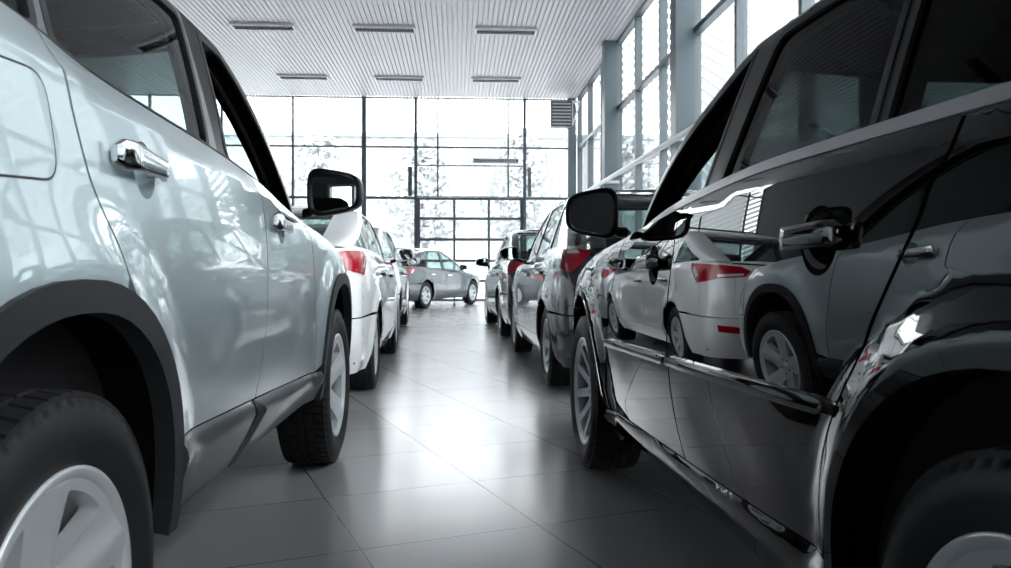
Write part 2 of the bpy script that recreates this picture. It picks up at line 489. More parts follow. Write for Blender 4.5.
def build_car(c):
    h = c['h']
    root = bpy.data.objects.new(c['name'], None); COL.objects.link(root)
    root.empty_display_size = .3
    root.location = (c['x'], c['y'], 0); root.rotation_euler = (0, 0, math.radians(c.get('rot', 0)))
    root['label'] = c['label']; root['category'] = c['cat']
    if c['name'] != 'coupe_car': root['group'] = 'cars parked in the two rows'
    wb, W, R = c['wb'], c['W'], c['R']
    top = zb = Tab(c['top'])       # top edge of the lower body: deck, belt line, bonnet edge
    aFl, aRl = Tab(c['aF_low']), Tab(c['aR_low'])
    aFg, aRg = Tab(c['aF']), Tab(c['aR'])
    ar_a, ar_b, ar_z, _ = c['arch']
    ZR = c['ZR']; kU, kL, zm = c.get('kU', .3), c.get('kL', .25), c.get('zm', .8)
    yft, yrt = c['taperF'], c['taperR']
    yF0, yR0 = aFl(.6), aRl(.6)
    fl_amt, fl_rng = c.get('flare', .02), c.get('flare_rng', .35)
    cre, cre_s = c.get('crease', .055), c.get('crease_s', .22)
    feat = c.get('feature')
    def w(y, z):
        x = W
        dz = z-zm
        x -= .5*(kU if dz > 0 else kL)*dz*dz
        if z < .42: x -= .9*(.42-z)**2
        q = clamp((y-yft)/(yF0-yft), 0, 1.2); x -= c.get('tapF', .09)*q*q
        q = clamp((yrt-y)/(yrt-yR0), 0, 1.2); x -= c.get('tapR', .07)*q*q
        t = top(y); s = z-(t-cre)
        if s > 0: x -= cre_s*s+1.2*s*s
        for y0 in (0, wb):
            r = math.hypot((y-y0)/ar_a, (z-ar_z)/ar_b)
            if r < 1+fl_rng: x += fl_amt*sstep((1+fl_rng-max(r, 1))/fl_rng)
        if feat: x += feat(y, z)
        return x
    lean, curv = c.get('lean', .28), c.get('curv', .12)
    def wg(y, z):
        yy = clamp(y, aRl(.9), aFl(.9)); b = top(yy)
        x = w(yy, b)-.012; d = z-b
        x -= lean*d+curv*d*abs(d)
        q = clamp((y-c['gtF'])/.8, 0, 1.4); x -= c.get('gtapF', .05)*q*q
        q = clamp((c['gtR']-y)/.8, 0, 1.4); x -= c.get('gtapR', .05)*q*q
        s = z-(ZR-.05)
        if s > 0: x -= 14*s*s
        return x
    rR, rF = c.get('rR', .22), c.get('rF', .25)
    S = Wrap(lambda z: aRl(z)+rR+.06, lambda z: aFl(z)-rF-.12, w, rR, rF, .06, .12, .7)
    G = Wrap(aRg, aFg, wg, c.get('grR', .10), c.get('grF', .10), .08, .16, (ZR+zb(.8))/2)
    c['S'], c['G'] = S, G
    zd, zlow = c['zd'], c['zlow']
    zdf = Tab(zd) if isinstance(zd, list) else (lambda y: zd)
    sR, sB, sF = spline(c['seamR'], 6), spline(c['seamB'], 6), spline(c['seamF'], 6)    # top -> bottom
    gap = c.get('gap', .003)
    sh = lambda pts, d: [(p[0]+d, p[1]) for p in pts]
    agr = c.get('arch_grow', .0)
    aR_ = arch_curve(c, 0, agr); aF_ = arch_curve(c, wb, agr)
    topline = lambda y0, y1, n=12: [(y0+(y1-y0)*k/n, top(y0+(y1-y0)*k/n)) for k in range(n+1)]
    P = c['paint']; parts = {}
    crear = c.get('rear_split', .62)   # x on the tail where the quarter panel ends
    for side, sn in (('R', 1), ('L', -1)):
        # --- rear quarter panel: along the top from the tail to the door seam, down the seam, over the arch, tail edge
        yq = S.aR(.8)
        o = [('R', crear, top(S.aR(.9))-.012)]
        o += topline(S.aR(top(yq))+.01, sR[0][0]-gap, 14)
        o += sh(sR[1:], -gap)
        arc = [p for p in aR_ if p[1] > c['bump_z'] and p[0] < sR[-1][0]-gap]
        o += arc[::-1]
        o += [('R', crear, c['bump_z']+.003)]
        holes = []
        if c.get('fuel') and side == c.get('fuel_side', 'R'): holes = []
        quarter = panel(S, 'rear_quarter_panel', P, root, o, side=side, h=h)
        if c.get('fuel') and side == 'R':
            f = rounded(c['fuel'], .045, 6)
            panel(S, 'fuel_flap_seam', 'rubber', quarter, offset_poly(f, .004), [offset_poly(f, -.001)], off=.0006, h=h, flange=0, side=side, step=.012)
            panel(S, 'fuel_flap', P, quarter, f, off=.001, h=h, flange=.006, side=side, step=.015)
        # --- rear door
        arcd = [p for p in aR_ if p[0] >= sR[-1][0]-1e-6 and p[1] > zdf(p[0])+1e-3 and p[0] > .1]
        o = topline(sR[0][0]+gap, sB[0][0]-gap, 14)+sh(sB[1:], -gap)
        yb0 = sB[-1][0]; ye = arcd[-1][0] if arcd else sR[-1][0]+gap
        o += [(yb0-gap+(ye-yb0+gap)*k/10, zdf(yb0+(ye-yb0)*k/10)) for k in range(1, 11)]
        o += [(p[0]+gap, p[1]) for p in arcd[::-1]]
        o += sh(sR[1:], gap)[::-1]
        hh = []
        hb = {}
        for nm, hy, hz in c['handles']:
            cup = [(hy+c['cup'][0]+c['cup'][2]*math.cos(2*PI*k/28), hz+c['cup'][1]+c['cup'][3]*math.sin(2*PI*k/28)) for k in range(28)]
            hb[nm] = cup
        rd = panel(S, 'rear_door', P, root, o, [hb['rear']] if c['detail'] else [], side=side, h=h)
        # --- front door
        fline = sF
        o = topline(sB[0][0]+gap, fline[0][0]-gap, 12)+sh(fline[1:], -gap)
        o += [(fline[-1][0]-gap+(yb0+2*gap-fline[-1][0])*k/10, zdf(fline[-1][0]+(yb0-fline[-1][0])*k/10)) for k in range(1, 11)]
        o += sh(sB[1:], gap)[::-1]
        fd = panel(S, 'front_door', P, root, o, [hb['front']] if c['detail'] else [], side=side, h=h)
        # --- front fender
        yf1 = c['bumpF_y']
        o = topline(fline[0][0]+gap, yf1-.02, 14)
        arc = [p for p in aF_ if p[1] > c['bumpF_z'] or p[0] < wb]
        arc = [p for p in arc if p[1] >= zdf(fline[-1][0]) or p[0] > wb]
        o += [(yf1-.02, c['bumpF_z']+.003)]
        o += [p for p in arc if p[0] < yf1-.03][::-1]
        o += [(fline[-1][0]+gap, zdf(fline[-1][0]))]
        o += sh(fline[1:-1], gap)[::-1]
        panel(S, 'front_fender', P, root, o, side=side, h=h)
        # --- sill
        a0 = [p for p in aR_ if p[0] > .1 and p[1] < zdf(.5)]; xr = aR_[-1][0]; xf = aF_[0][0]
        so = c['sill_off']
        segs = [(xr+.002, xf-.002)] if not c.get('sill_split') else [(xr+.002, c['sill_split'][0]), (c['sill_split'][1], xf-.002)]
        for y0, y1 in segs:
            o = [(y0+(y1-y0)*k/14, zdf(y0+(y1-y0)*k/14)-.004) for k in range(15)]
            if c.get('sill_split'):
                if y0 < .6: o += [(y1-.09, zlow)]; o += [(y0, zlow)]
                else: o += [(y1, zlow), (y0-.09, zlow)]
            else: o += [(y1, zlow), (y0, zlow)]
            panel(S, 'sill_cladding', c['sill_mat'], root, o, off=so, h=min(h, .025) if c['detail'] else h, flange=.02, side=side)
        if c.get('sill_split'):
            y0, y1 = c['sill_split']
            panel(S, 'sill_gap_filler', 'rubber', root, [(y0, zdf(y0)-.002), (y1-.01, zdf(y1)-.004), (y1+.075, zdf(y1)-.045), (y1+.045, zdf(y1)-.075), (y1-.10, zlow-.002), (y0-.125, zlow-.002), (y0-.01, zdf(y0)-.07)], off=lambda y, z: so(y, z)+.004, h=.02, flange=.02, side=side)
        # --- arch trims
        if c.get('arch_trim'):
            tw, tm, to = c['arch_trim']
            for y0 in (0, wb):
                o = arch_curve(c, y0, agr+.001 if to else agr)+arch_curve(c, y0, agr-tw)[::-1]
                panel(S, 'wheel_arch_trim', tm, root, o, off=lambda y, z: to, h=h*.8, flange=.04, side=side)
        # --- wheel wells
        for y0 in (0, wb):
            mb = MB(); arcw = arch_curve(c, y0, (agr-(c['arch_trim'][0] if c.get('arch_trim') else 0))+.004, z0=zlow-.02)
            xo, xi = [S.pt(*S.u_of((clamp(p[0], yR0+.3, yF0-.3), max(p[1], zlow))))[0]-.02 for p in arcw], W-.36
            rows = [[(sn*(xo[i]+(xi-xo[i])*t), p[0], p[1]) for i, p in enumerate(arcw)] for t in (0, .3, .7, 1)]
            mb.grid(rows, True)
            k = len(arcw); mb.add([(sn*xi, p[0], p[1]) for p in arcw], [tuple(range(k))])
            mb.build('wheel_arch_liner', 'liner', root)
            add_wheel(c['wheel'], root, (sn*(W-(c.get('track_rear', c.get('track_in', .015)) if y0 == 0 else c.get('track_in', .015))-.1175*(1 if c['wheel'] != 'small' else .87)), y0+(c.get('axle_dy', 0) if y0 == 0 else 0), R), sn, random.random()*6 if 'spin' not in c else c['spin'])
        # --- handles
        for nm, hy, hz in c['handles']:
            door = rd if nm == 'rear' else fd
            make_handle(c, S, door, hy, hz, sn, hb[nm])
        # --- moulding strips
        for y0, y1, z0, z1 in c.get('mould', []):
            door = rd if y1 < sB[4][0] else fd
            o = [(y0+.03, z0+.002), (y1-.005, z1+.002), (y1, z1+.008), (y1, z1+.024), (y1-.01, z1+.030), (y0+.05, z0+.030), (y0+.012, z0+.026), (y0, z0+.016)]
            zm_ = lambda y: z0+.016+(z1-z0)*(y-y0)/(y1-y0)
            panel(S, 'side_moulding', c['mould_mat'], door, o, off=lambda y, z: .014-.003*((z-zm_(y))/.016)**2, h=.008, flange=.014, side=side)
        # --- belt strip
        y0, y1 = c['belt_strip']
        if c['detail']:
            lo = [(y0+(y1-y0)*k/24, top(y0+(y1-y0)*k/24)+.002) for k in range(25)]
            o = lo+[(p[0], p[1]+c.get('belt_w', .02)) for p in lo[::-1]]
            panel(G, 'belt_moulding', c['belt_mat'], root, o, off=.010, h=.02, flange=.014, side=side)
        # --- cabin frame with its windows
        wins = [(q[0], window_outline(c, top, aFg, aRg, *q[1:8]), q[8]) for q in c['windows']]
        zcF, zcR = c['cowl_z'], c['deck_z']
        zwt, zrt = ZR-.012, c.get('rw_top', ZR-.02)
        xwt, xwb = wg(aFg(zwt), zwt)-.06, wg(aFg(zcF), zcF)-.06
        xrt, xrb = wg(aRg(zrt), zrt)-c.get('cpil', .07), wg(aRg(zcR), zcR)-c.get('cpil', .07)
        ysplit = c['frame_split']; e = .001
        low = [(yy, top(yy)-.012) for yy in [aRg(zcR)+.02+(aFg(zcF)-.03-aRg(zcR)-.02)*k/30 for k in range(31)]]
        rear_o = [('R', 0, ZR), ('R', 0, zrt), ('R', max(xrt, .05), zrt), ('R', xrb, zcR-.01)]+[p for p in low if p[0] < ysplit-.02]+[(ysplit, top(ysplit)-.012), (ysplit, ZR-.001)]
        front_o = [(ysplit, ZR-.001), (ysplit, top(ysplit)-.012)]+[p for p in low if p[0] > ysplit+.02]+[('F', xwb, zcF-.02), ('F', max(xwt, .05), zwt), ('F', 0, zwt), ('F', 0, ZR)]
        hr = [q for nm, q, g in wins if max(p[0] for p in q) < ysplit]; hf = [q for nm, q, g in wins if min(p[0] for p in q) > ysplit]
        panel(G, 'cabin_pillar', c.get('frame_mat_rear', P), root, rear_o, hr, h=h, flange=.03, side=side)
        panel(G, 'cabin_pillar', c.get('frame_mat_front', P), root, front_o, hf, h=h, flange=c.get('lin', .02), side=side)
        if c['detail']:
            panel(G, 'pillar_lining', 'trimfab', root, rear_o, [offset_poly(q, -.012) for q in hr], off=-.045, h=h*1.3, flange=.0, side=side)
            panel(G, 'pillar_lining', 'trimfab', root, front_o, [offset_poly(q, -c.get('apil_in', .012)) for q in hf], off=-c.get('lin', .05), h=h*1.3, flange=.01, side=side)
        for nm, q, gm in wins:
            par = {'rear_door': rd, 'front_door': fd}.get(nm, root)
            if gm: panel(G, 'side_window', gm, par, q, off=-.007, h=h*1.3, flange=0, side=side)
            if c['detail']:
                panel(G, 'window_seal', 'rubber', par, offset_poly(q, .008), [offset_poly(q, -.012)], off=.0015, h=h, flange=.008, side=side)
        # --- wing mirror
        make_mirror(c, root, sn)
        # --- tail light
        for tl, tm in c.get('tail', []):
            panel(S, 'tail_light', tm, root, tl, off=.006 if tm == 'red' else .009, h=min(h, .03), flange=.012, side=side)
    # --- tail
    zt = top(S.aR(.9))-.012
    bz = c['bump_z']
    panel(S, 'boot_lid', P, root, [('R', crear-.004, zt), ('R', crear-.004, bz+.004), ('R', 0, bz+.004), ('R', 0, zt)], side='sym', h=h*1.3)
    arc = [p for p in aR_ if p[0] < 0 and p[1] < bz]
    bump = panel(S, 'rear_bumper', c.get('bumper_mat', P), root, [('R', 0, bz), (arc[-1][0], bz)]+arc[::-1]+[('R', 0, zlow)], side='sym', h=h*1.3, off=.001)
    if c.get('reflector'):
        for side in 'RL': panel(S, 'bumper_reflector', 'red', bump, c['reflector'], off=.009, h=.03, side=side)
    panel(S, 'number_plate', 'plate', root, [('R', .26, c['plate_z']), ('R', .26, c['plate_z']+.11), ('R', 0, c['plate_z']+.11), ('R', 0, c['plate_z'])], side='sym', h=.04, off=.012)
    # --- nose
    fz = c['bumpF_z']; arc = [p for p in aF_ if p[0] > wb and p[1] < fz]
    zt = top(c['bumpF_y'])
    yf1 = c['bumpF_y']
    panel(S, 'front_bumper', P, root, [('F', 0, fz), (arc[0][0], fz)]+arc+[('F', 0, zlow)], side='sym', h=h*1.3)
    zn = top(S.aF(.8))
    panel(S, 'nose_panel', P, root, [('F', 0, fz+.004), (yf1-.016, fz+.004), (yf1-.016, top(yf1-.016)-.004)]+[(yf1+(S.aF(zn)-yf1)*k/5, top(yf1+(S.aF(zn)-yf1)*k/5)-.004) for k in range(1, 6)]+[('F', .4, zn-.004), ('F', 0, zn-.004)], side='sym', h=h*1.3)
    panel(S, 'grille', 'gloss_black', root, [('F', .38, fz+.02), ('F', .42, zn-.05), ('F', 0, zn-.04), ('F', 0, fz+.0)], side='sym', h=h, off=.006)
    for side in 'RL':
        panel(S, 'headlight', 'clear', root, [('F', .45, fz+.03), ('F', .46, zn-.04), (yf1+.02, top(yf1)-.06), (yf1+.05, fz+.06)], side=side, h=h, off=.005)
    # --- hood, deck, roof, windscreens
    us = []
    ycow = aFg(c['cowl_z'])-.02
    y1 = S.aF(zn)
    for k in range(16):
        y = ycow+(y1-ycow)*k/15; us.append(S.u_of((y, top(y))))
    uend = S.u_of(('F', 0.02, zn))[0]
    for k in range(1, 13): us.append((us[15][0]+(uend-us[15][0])*k/12, zn))
    cap(S, top, us, 21, c.get('hood_crown', .07), 'bonnet', P, root, power=2.5, endfade=lambda y: clamp((yF0+.25-y)/.5)**.5)
    if c['deck']:
        ur = S.u_of(('R', .02, top(S.aR(.9))))[0]; y0 = S.aR(top(S.aR(.9))); yb_ = aRg(c['deck_z'])+.06; us = []
        zz = top(y0)
        for k in range(12): us.append((ur+(0-ur)*k/12, zz))
        for k in range(11):
            y = y0+(yb_-y0)*k/10; us.append(S.u_of((y, top(y))))
        cap(S, top, us, 15, c.get('deck_crown', .03), 'boot_deck', P, root, power=3)
    u0, u1 = G.u_of(('R', .01, ZR))[0], G.u_of(('F', .01, ZR))[0]
    ya, yb2 = G.aR(ZR), G.aF(ZR)
    us = [(u0+(u1-u0)*k/40, ZR) for k in range(41)]
    ym, yh = (ya+yb2)/2, (yb2-ya)/2+.25
    cap(G, None, us, 17, c.get('roof_crown', .05), 'roof', P, root, power=2.2, endfade=lambda y: clamp(1.02-((y-ym)/yh)**2)**.6)
    wsm = c.get('ws_glass', 'g_light')
    panel(G, 'windscreen', wsm, root, [('F', xwb+.005, zcF-.02), ('F', xwt+.005, zwt+.002), ('F', 0, zwt+.002), ('F', 0, zcF-.02)], side='sym', h=h*1.5, off=-.005, flange=0)
    panel(G, 'rear_window', c.get('rw_glass', 'g_light'), root, [('R', xrb+.005, zcR-.01), ('R', xrt+.005, zrt+.002), ('R', 0, zrt+.002), ('R', 0, zcR-.01)], side='sym', h=h*1.5, off=-.005, flange=0)
    # --- underbody and cabin
    mb = MB(); mb.box(-W+.24, W-.24, yR0+.25, yF0-.2, zlow+.01, zlow+.07); mb.build('underbody', 'liner', root)
    mb = MB(); zi = min(zb(wb*.2), zb(wb*.7))-.06
    yy0, yy1 = max(aRg(c['deck_z'])-.05, yR0+.25), aFg(c['cowl_z'])-.12
    for s_ in (-1, 1):
        mb.box(s_*(W-.11)-.012, s_*(W-.11)+.012, yy0, yy1, zlow+.07, zi)
    mb.box(-W+.12, W-.12, yy0, yy1, zlow+.07, zlow+.10); mb.box(-W+.11, W-.11, yy1-.03, yy1, zlow+.07, zi); mb.box(-W+.11, W-.11, yy0, yy0+.03, zlow+.07, zi-.02)
    mb.build('cabin_tub', 'trimfab', root)
    mb = MB(); rows = []
    for k in range(9):
        a = k/8*PI*.6; rows.append([(x, yy1-.02-.42*math.sin(a)*.9, zi-.16+.22*math.cos(a)+.02*(1-(x/.7)**2)) for x in [(-W+.14)+(2*W-.28)*j/10 for j in range(11)]])
    mb.grid(rows, True, flip=True); mb.build('dashboard', 'trimfab', root)
    sc = (ZR-.3)/1.3
    for s_ in (-1, 1): seat(root, s_*.37, c['seat_y'], .34, sc, .26)
    seat(root, 0, c['seat_y']-.85, .36, sc, .6, True)
    # steering wheel
    mb = MB(); cx, cy, cz = -.37, c['seat_y']+.62, zi-.08
    ring = [(cx+.18*math.cos(2*PI*k/24), cy+.06*math.sin(2*PI*k/24), cz+.17*math.sin(2*PI*k/24)) for k in range(25)]
    mb.tube(ring, .014, 8, False)
    for a in (0, PI, 1.5*PI): mb.tube([(cx, cy+.01, cz), (cx+.18*math.cos(a), cy+.06*math.sin(a), cz+.17*math.sin(a))], .012, 6)
    mb.tube([(cx, cy, cz), (cx, cy+.25, cz-.06)], .03, 8); mb.build('steering_wheel', 'rubber', root)
    return root

def seat(root, x, y, z, sc, hw, bench=False):
    """front seat or rear bench: cushion, reclined back, headrests."""
    def pad(mb, cx, cy, cz, sx, sy, sz, tilt):
        rows = []
        for i in range(9):
            a = -PI/2+PI*i/8; row = []
            for j in range(20):
                b = 2*PI*j/20; f = lambda v, e: math.copysign(abs(v)**e, v)
                X = sx*f(math.cos(a), .35)*f(math.cos(b), .4); Y = sy*f(math.cos(a), .35)*f(math.sin(b), .4); Z = sz*f(math.sin(a), .5)
                row.append((cx+X, cy+Y*math.cos(tilt)-Z*math.sin(tilt), cz+Y*math.sin(tilt)+Z*math.cos(tilt)))
            rows.append(row)
        mb.grid(rows, True, True)
    mb = MB(); pad(mb, x, y+.12, z+.12*sc, hw, .26, .10, .08); pad(mb, x, y-.20, z+.42*sc, hw*.95, .07, .33*sc, .26)
    o = mb.build('rear_bench' if bench else 'front_seat', 'trimfab', root)
    for k in ((-1, 1) if bench else (0,)):
        mb = MB(); cx = x+k*.36; yh, zh = y-.33, z+.84*sc
        pad(mb, cx, yh, zh, .13, .045, .09, .15)
        for q in (-.05, .05): mb.tube([(cx+q, yh, zh-.05), (cx+q, yh+.03, zh-.17)], .007, 6)
        mb.build('headrest', 'trimfab', o)

def make_handle(c, S, door, hy, hz, sn, cup):
    L = c['handle_len']; st = c.get('handle_style', 'pull')
    n = 16; rows = []; slope = c.get('handle_slope', .0)
    for i in range(n+1):
        t = i/n; y = hy-L/2+L*t; z = hz-slope*(y-hy)
        p = S.pt(*S.u_of((y, z))); nn = S.nrm(*S.u_of((y, z)))
        e = (1-abs(2*t-1)**3)
        off = .010+c.get('handle_off', .030)*clamp(e*1.4)
        taper = c.get('handle_taper', (1, 1)); hh = c.get('handle_h', .017)*(taper[0]+(taper[1]-taper[0])*t)*(.55+.45*clamp((1-abs(2*t-1))*9)); th = .009*(.6+.4*clamp((1-abs(2*t-1))*8))
        row = []
        for j in range(14):
            a = 2*PI*j/14; f = lambda v: math.copysign(abs(v)**.6, v)
            q = p+nn*(off+th*f(math.cos(a)))+Vector((0, 0, 1))*hh*f(math.sin(a)); row.append((q.x*sn, q.y, q.z))
        rows.append(row)
    mb = MB(); o = mb.grid(rows, True, True, flip=sn < 0)
    mb.f += [tuple(range(14)), tuple(o+n*14+k for k in range(14))]; mb.sm += [False]*2
    # feet joining the bar to the door
    for y in (hy-L/2+.024, hy+L/2-.024):
        z = hz-slope*(y-hy); p = S.pt(*S.u_of((y, z))); nn = S.nrm(*S.u_of((y, z)))
        A, B = p-nn*.01, p+nn*.016
        mb.tube([(A.x*sn, A.y, A.z), (B.x*sn, B.y, B.z)], .010, 10)
    mb.build('door_handle', c['handle_mat'], door)
    if c['detail']:
        # bowl behind the handle
        cy, cz = sum(p[0] for p in cup)/len(cup), sum(p[1] for p in cup)/len(cup); rows = []
        for i in range(8):
            a = i/7*PI/2; k = math.cos(a); d = -.038*math.sin(a); row = []
            for (y, z) in cup:
                yy, zz = cy+(y-cy)*max(k, .02), cz+(z-cz)*max(k, .02); u = S.u_of((yy, zz)); q = S.pt(*u)+S.nrm(*u)*d; row.append((q.x*sn, q.y, q.z))
            rows.append(row)
        mb = MB(); mb.grid(rows, True, True, flip=sn > 0); mb.build('handle_recess', c['paint'], door)

def make_mirror(c, root, sn):
    cx, cy, cz, hw, hh, dp = c['mirror']
    yaw = math.radians(c.get('mirror_yaw', 8))
    def T(x, y, z):   # local: x outward, y forward
        return (sn*(cx+x*math.cos(yaw)+y*math.sin(yaw)), cy+y*math.cos(yaw)-x*math.sin(yaw), cz+z)
    f = lambda v, e: math.copysign(abs(v)**e, v)
    def outline(k, n=40, e=.52, sk=.0):
        out = []
        for j in range(n):
            a = 2*PI*j/n; X = hw*k*f(math.cos(a), e); Z = hh*k*f(math.sin(a), e)
            Z *= 1-c.get('mirror_drop', .22)*(X/hw)*c.get('mirror_out', 1)     # lower outboard end
            out.append((X, Z))
        return out
    rows = []
    for k, y in ((.80, .012), (.86, -.004), (.93, -.012), (.985, -.006), (1.0, .012), (1.0, .03), (.97, dp*.45), (.86, dp*.75), (.6, dp*.95), (.2, dp), (.01, dp)):
        rows.append([T(X, y, Z) for X, Z in outline(k)])
    mb = MB(); mb.grid(rows, True, True, flip=sn > 0)
    hs = mb.build('wing_mirror', c['mirror_mat'], root)
    mb = MB(); o = [T(X, .008, Z) for X, Z in outline(.85)]; mb.add(o, [tuple(range(len(o)))]); mb.build('mirror_glass', 'mirror', hs)
    # arm
    ax = c['mirror_arm']
    a = [Vector(T(-hw*.75, dp*.4, -hh*.62)), Vector((sn*(ax[0]+.0), ax[1], ax[2]))]
    mb = MB(); mid = (a[0]+a[1])/2+Vector((0, 0, -.005))
    pts = [a[0], (a[0]+mid)/2, mid, (a[1]+mid)/2, a[1]]
    rows = []
    for p in pts:
        rows.append([(p.x, p.y+.032*math.cos(2*PI*k/14), p.z+.02*math.sin(2*PI*k/14)) for k in range(14)])
    mb.grid(rows, True, True); mb.build('mirror_arm', 'gloss_black', hs)

def sill_bulge(zd, zl, amp):
    f = Tab(zd)
    def o(y, z):
        t = clamp((f(y)-z)/(f(y)-zl)); return amp*sstep(t/.22)-amp*2.0*max(0, t-.22)
    return o

def crossover(**k):
    c = dict(detail=True, h=.03, deck=False, cup=(.045, -.004, .05, .055), handle_len=.25, handle_slope=.06, cpil=.10, lift=.003, lin=.05)
    c.update(k); return c

ZD = [(.3, .557), (1.08, .53), (2.4, .475)]
silver = crossover(name='suv', cat='car', x=-.578-.905, y=1.25, rot=-.6,
    label='silver grey SUV close up with fuel flap and dark plastic wheel arch trim',
    wb=2.57, W=.895, R=.36, paint='silver', wheel='suv', spin=.35, gap=.004, track_in=-.012,
    top=[(-.95, 1.315), (-.4, 1.305), (0, 1.28), (.2, 1.25), (.4, 1.236), (.9, 1.212), (1.3, 1.178), (1.75, 1.115), (2.0, 1.085), (2.3, 1.06), (2.8, 1.0), (3.1, .94), (3.3, .87), (3.42, .82)],
    aF_low=[(.2, 3.30), (.45, 3.44), (.7, 3.43), (.85, 3.36), (1.0, 3.2), (1.1, 3.0)], aR_low=[(.25, -.80), (.45, -.93), (.8, -.93), (1.0, -.91), (1.3, -.86)],
    aF=[(1.0, 2.45), (1.09, 2.25), (1.24, 2.06), (1.34, 1.91), (1.45, 1.71), (1.54, 1.50), (1.59, 1.33), (1.62, 1.18), (1.64, 1.06)],
    aR=[(1.0, -.92), (1.3, -.86), (1.5, -.72), (1.6, -.55), (1.64, -.35)], ZR=1.64,
    arch=(.465, .515, .37, 2.3), arch_trim=(.05, 'plastic', .012), taperF=2.5, tapF=.07, lean=.22, taperR=.0, zd=ZD, zlow=.365,
    seamR=[(.04, 1.28), (.03, 1.24), (.05, 1.205), (.065, 1.14), (.095, 1.06), (.13, 1.0), (.17, .94), (.195, .885)],
    seamB=[(1.19, 1.19), (1.22, 1.12), (1.24, 1.05), (1.245, .95), (1.235, .81), (1.21, .70), (1.17, .60), (1.13, .528)],
    seamF=[(1.95, 1.09), (1.985, .95), (2.01, .8), (2.03, .65), (2.02, .491)], bump_z=.62, bumpF_y=3.08, bumpF_z=.66, rear_split=.70,
    fuel=[(-.26, 1.02), (-.005, 1.035), (-.02, 1.19), (-.26, 1.18)],
    handles=[('rear', .285, 1.095), ('front', 1.40, 1.045)], handle_mat='chrome', handle_h=.022, handle_taper=(1.25, .75), handle_len=.215, handle_off=.020,
    sill_off=sill_bulge(ZD, .365, .020), sill_mat='shaded_silver_sill', sill_split=(1.095, 1.125),
    belt_strip=(-.55, 1.98), belt_mat='rubber', belt_w=.004, frame_split=.965, frame_mat_rear='pillar_grey', frame_mat_front='gloss_black',
    windows=[('fixed', -.6, .07, 1.585, 0, 0.0, 'R', .05, 'g_mid'), ('rear_door', .11, .895, 1.585, .0, .05, '', .05, 'g_mid'), ('front_door', 1.05, 1.9, 1.575, .05, 0, 'F', .04, None)],
    cowl_z=1.06, deck_z=1.31, gtF=1.3, gtR=.2, gtapF=.045, crease=.06, crease_s=.42, kU=.30, kL=.30, zm=.80,
    mirror=(.99, 1.87, 1.20, .105, .085, .13), mirror_arm=(.86, 1.95, 1.12), mirror_mat='gloss_black', seat_y=1.0, plate_z=.85,
    tail=[([(-.62, 1.27), (-.70, 1.0), ('R', .74, 1.0), ('R', .72, 1.27)], 'red')])

ZD2 = [(.4, .415), (1.3, .385), (2.4, .345)]
black = crossover(name='suv', cat='car', x=.590+.905, y=.86, rot=.6,
    label='glossy black SUV close up reflecting the white saloon in its doors',
    wb=2.775, W=.895, R=.348, track_rear=.035, axle_dy=.015, paint='black', wheel='multi', spin=.2, track_in=-.01,
    top=[(-.95, 1.12), (.05, 1.10), (.7, 1.098), (1.1, 1.08), (1.7, 1.035), (2.1, 1.0), (2.4, .975), (2.9, .91), (3.3, .84), (3.6, .77), (3.75, .72)],
    aF_low=[(.2, 3.60), (.45, 3.74), (.65, 3.74), (.75, 3.68), (.9, 3.4)], aR_low=[(.25, -.80), (.45, -.93), (.8, -.95), (1.1, -.9)],
    aF=[(.95, 2.5), (1.0, 2.36), (1.13, 2.08), (1.27, 1.71), (1.36, 1.40), (1.43, 1.16), (1.46, 1.10), (1.485, 1.065)],
    aR=[(1.0, -.9), (1.12, -.86), (1.3, -.7), (1.42, -.5), (1.46, -.3), (1.485, -.1)], ZR=1.485,
    arch=(.455, .455, .355, 2.0), arch_trim=(.022, 'black', .005), taperF=2.3, taperR=1.3, tapR=.11, gap=.005, zd=ZD2, zlow=.22, tapF=.11,
    seamR=[(.135, 1.10), (.145, 1.06), (.18, 1.02), (.205, .97), (.24, .92), (.275, .87), (.31, .82), (.335, .775), (.405, .68), (.45, .60), (.475, .5), (.485, .411)],
    seamB=[(1.26, 1.072), (1.28, 1.03), (1.305, .95), (1.34, .85), (1.36, .75), (1.36, .61), (1.335, .48), (1.295, .386)],
    seamF=[(1.93, 1.012), (2.07, .88), (2.18, .74), (2.25, .6), (2.285, .45), (2.275, .350)], bump_z=.60, bumpF_y=3.36, bumpF_z=.62, rear_split=.70,
    handles=[('rear', .475, .955), ('front', 1.51, .92)], handle_mat='black', handle_len=.20, handle_slope=.03, handle_h=.022, handle_off=.020, cup=(-.0, -.005, .062, .060),
    sill_off=sill_bulge(ZD2, .22, .022), sill_mat='black', mould=[(.43, 1.35, .655, .632), (1.375, 2.24, .630, .605)], mould_mat='black',
    belt_strip=(-.6, 2.0), belt_mat='satin', belt_w=.022, frame_split=1.05, frame_mat_front='gloss_black', frame_mat_rear='gloss_black',
    windows=[('fixed', -.5, .345, 1.435, 0, .0, 'R', .03, 'g_dark'), ('rear_door', .372, 1.04, 1.435, .0, -.12, '', .05, 'g_dark'), ('front_door', 1.145, 1.9, 1.43, -.09, 0, 'F', .04, None)],
    cowl_z=1.0, deck_z=1.11, gtF=1.2, gtR=.2, gtapF=.06, crease=.03, crease_s=.20, lean=.265, kU=.28, kL=.42, zm=.785, flare=.022, flare_rng=.21,
    mirror=(1.015, 1.86, 1.095, .09, .08, .13), mirror_yaw=-6, mirror_arm=(.89, 1.895, 1.03), mirror_mat='gloss_black', seat_y=1.2, plate_z=.85,
    tail=[([(-.62, 1.08), (-.70, .85), ('R', .74, .85), ('R', .72, 1.08)], 'red')])

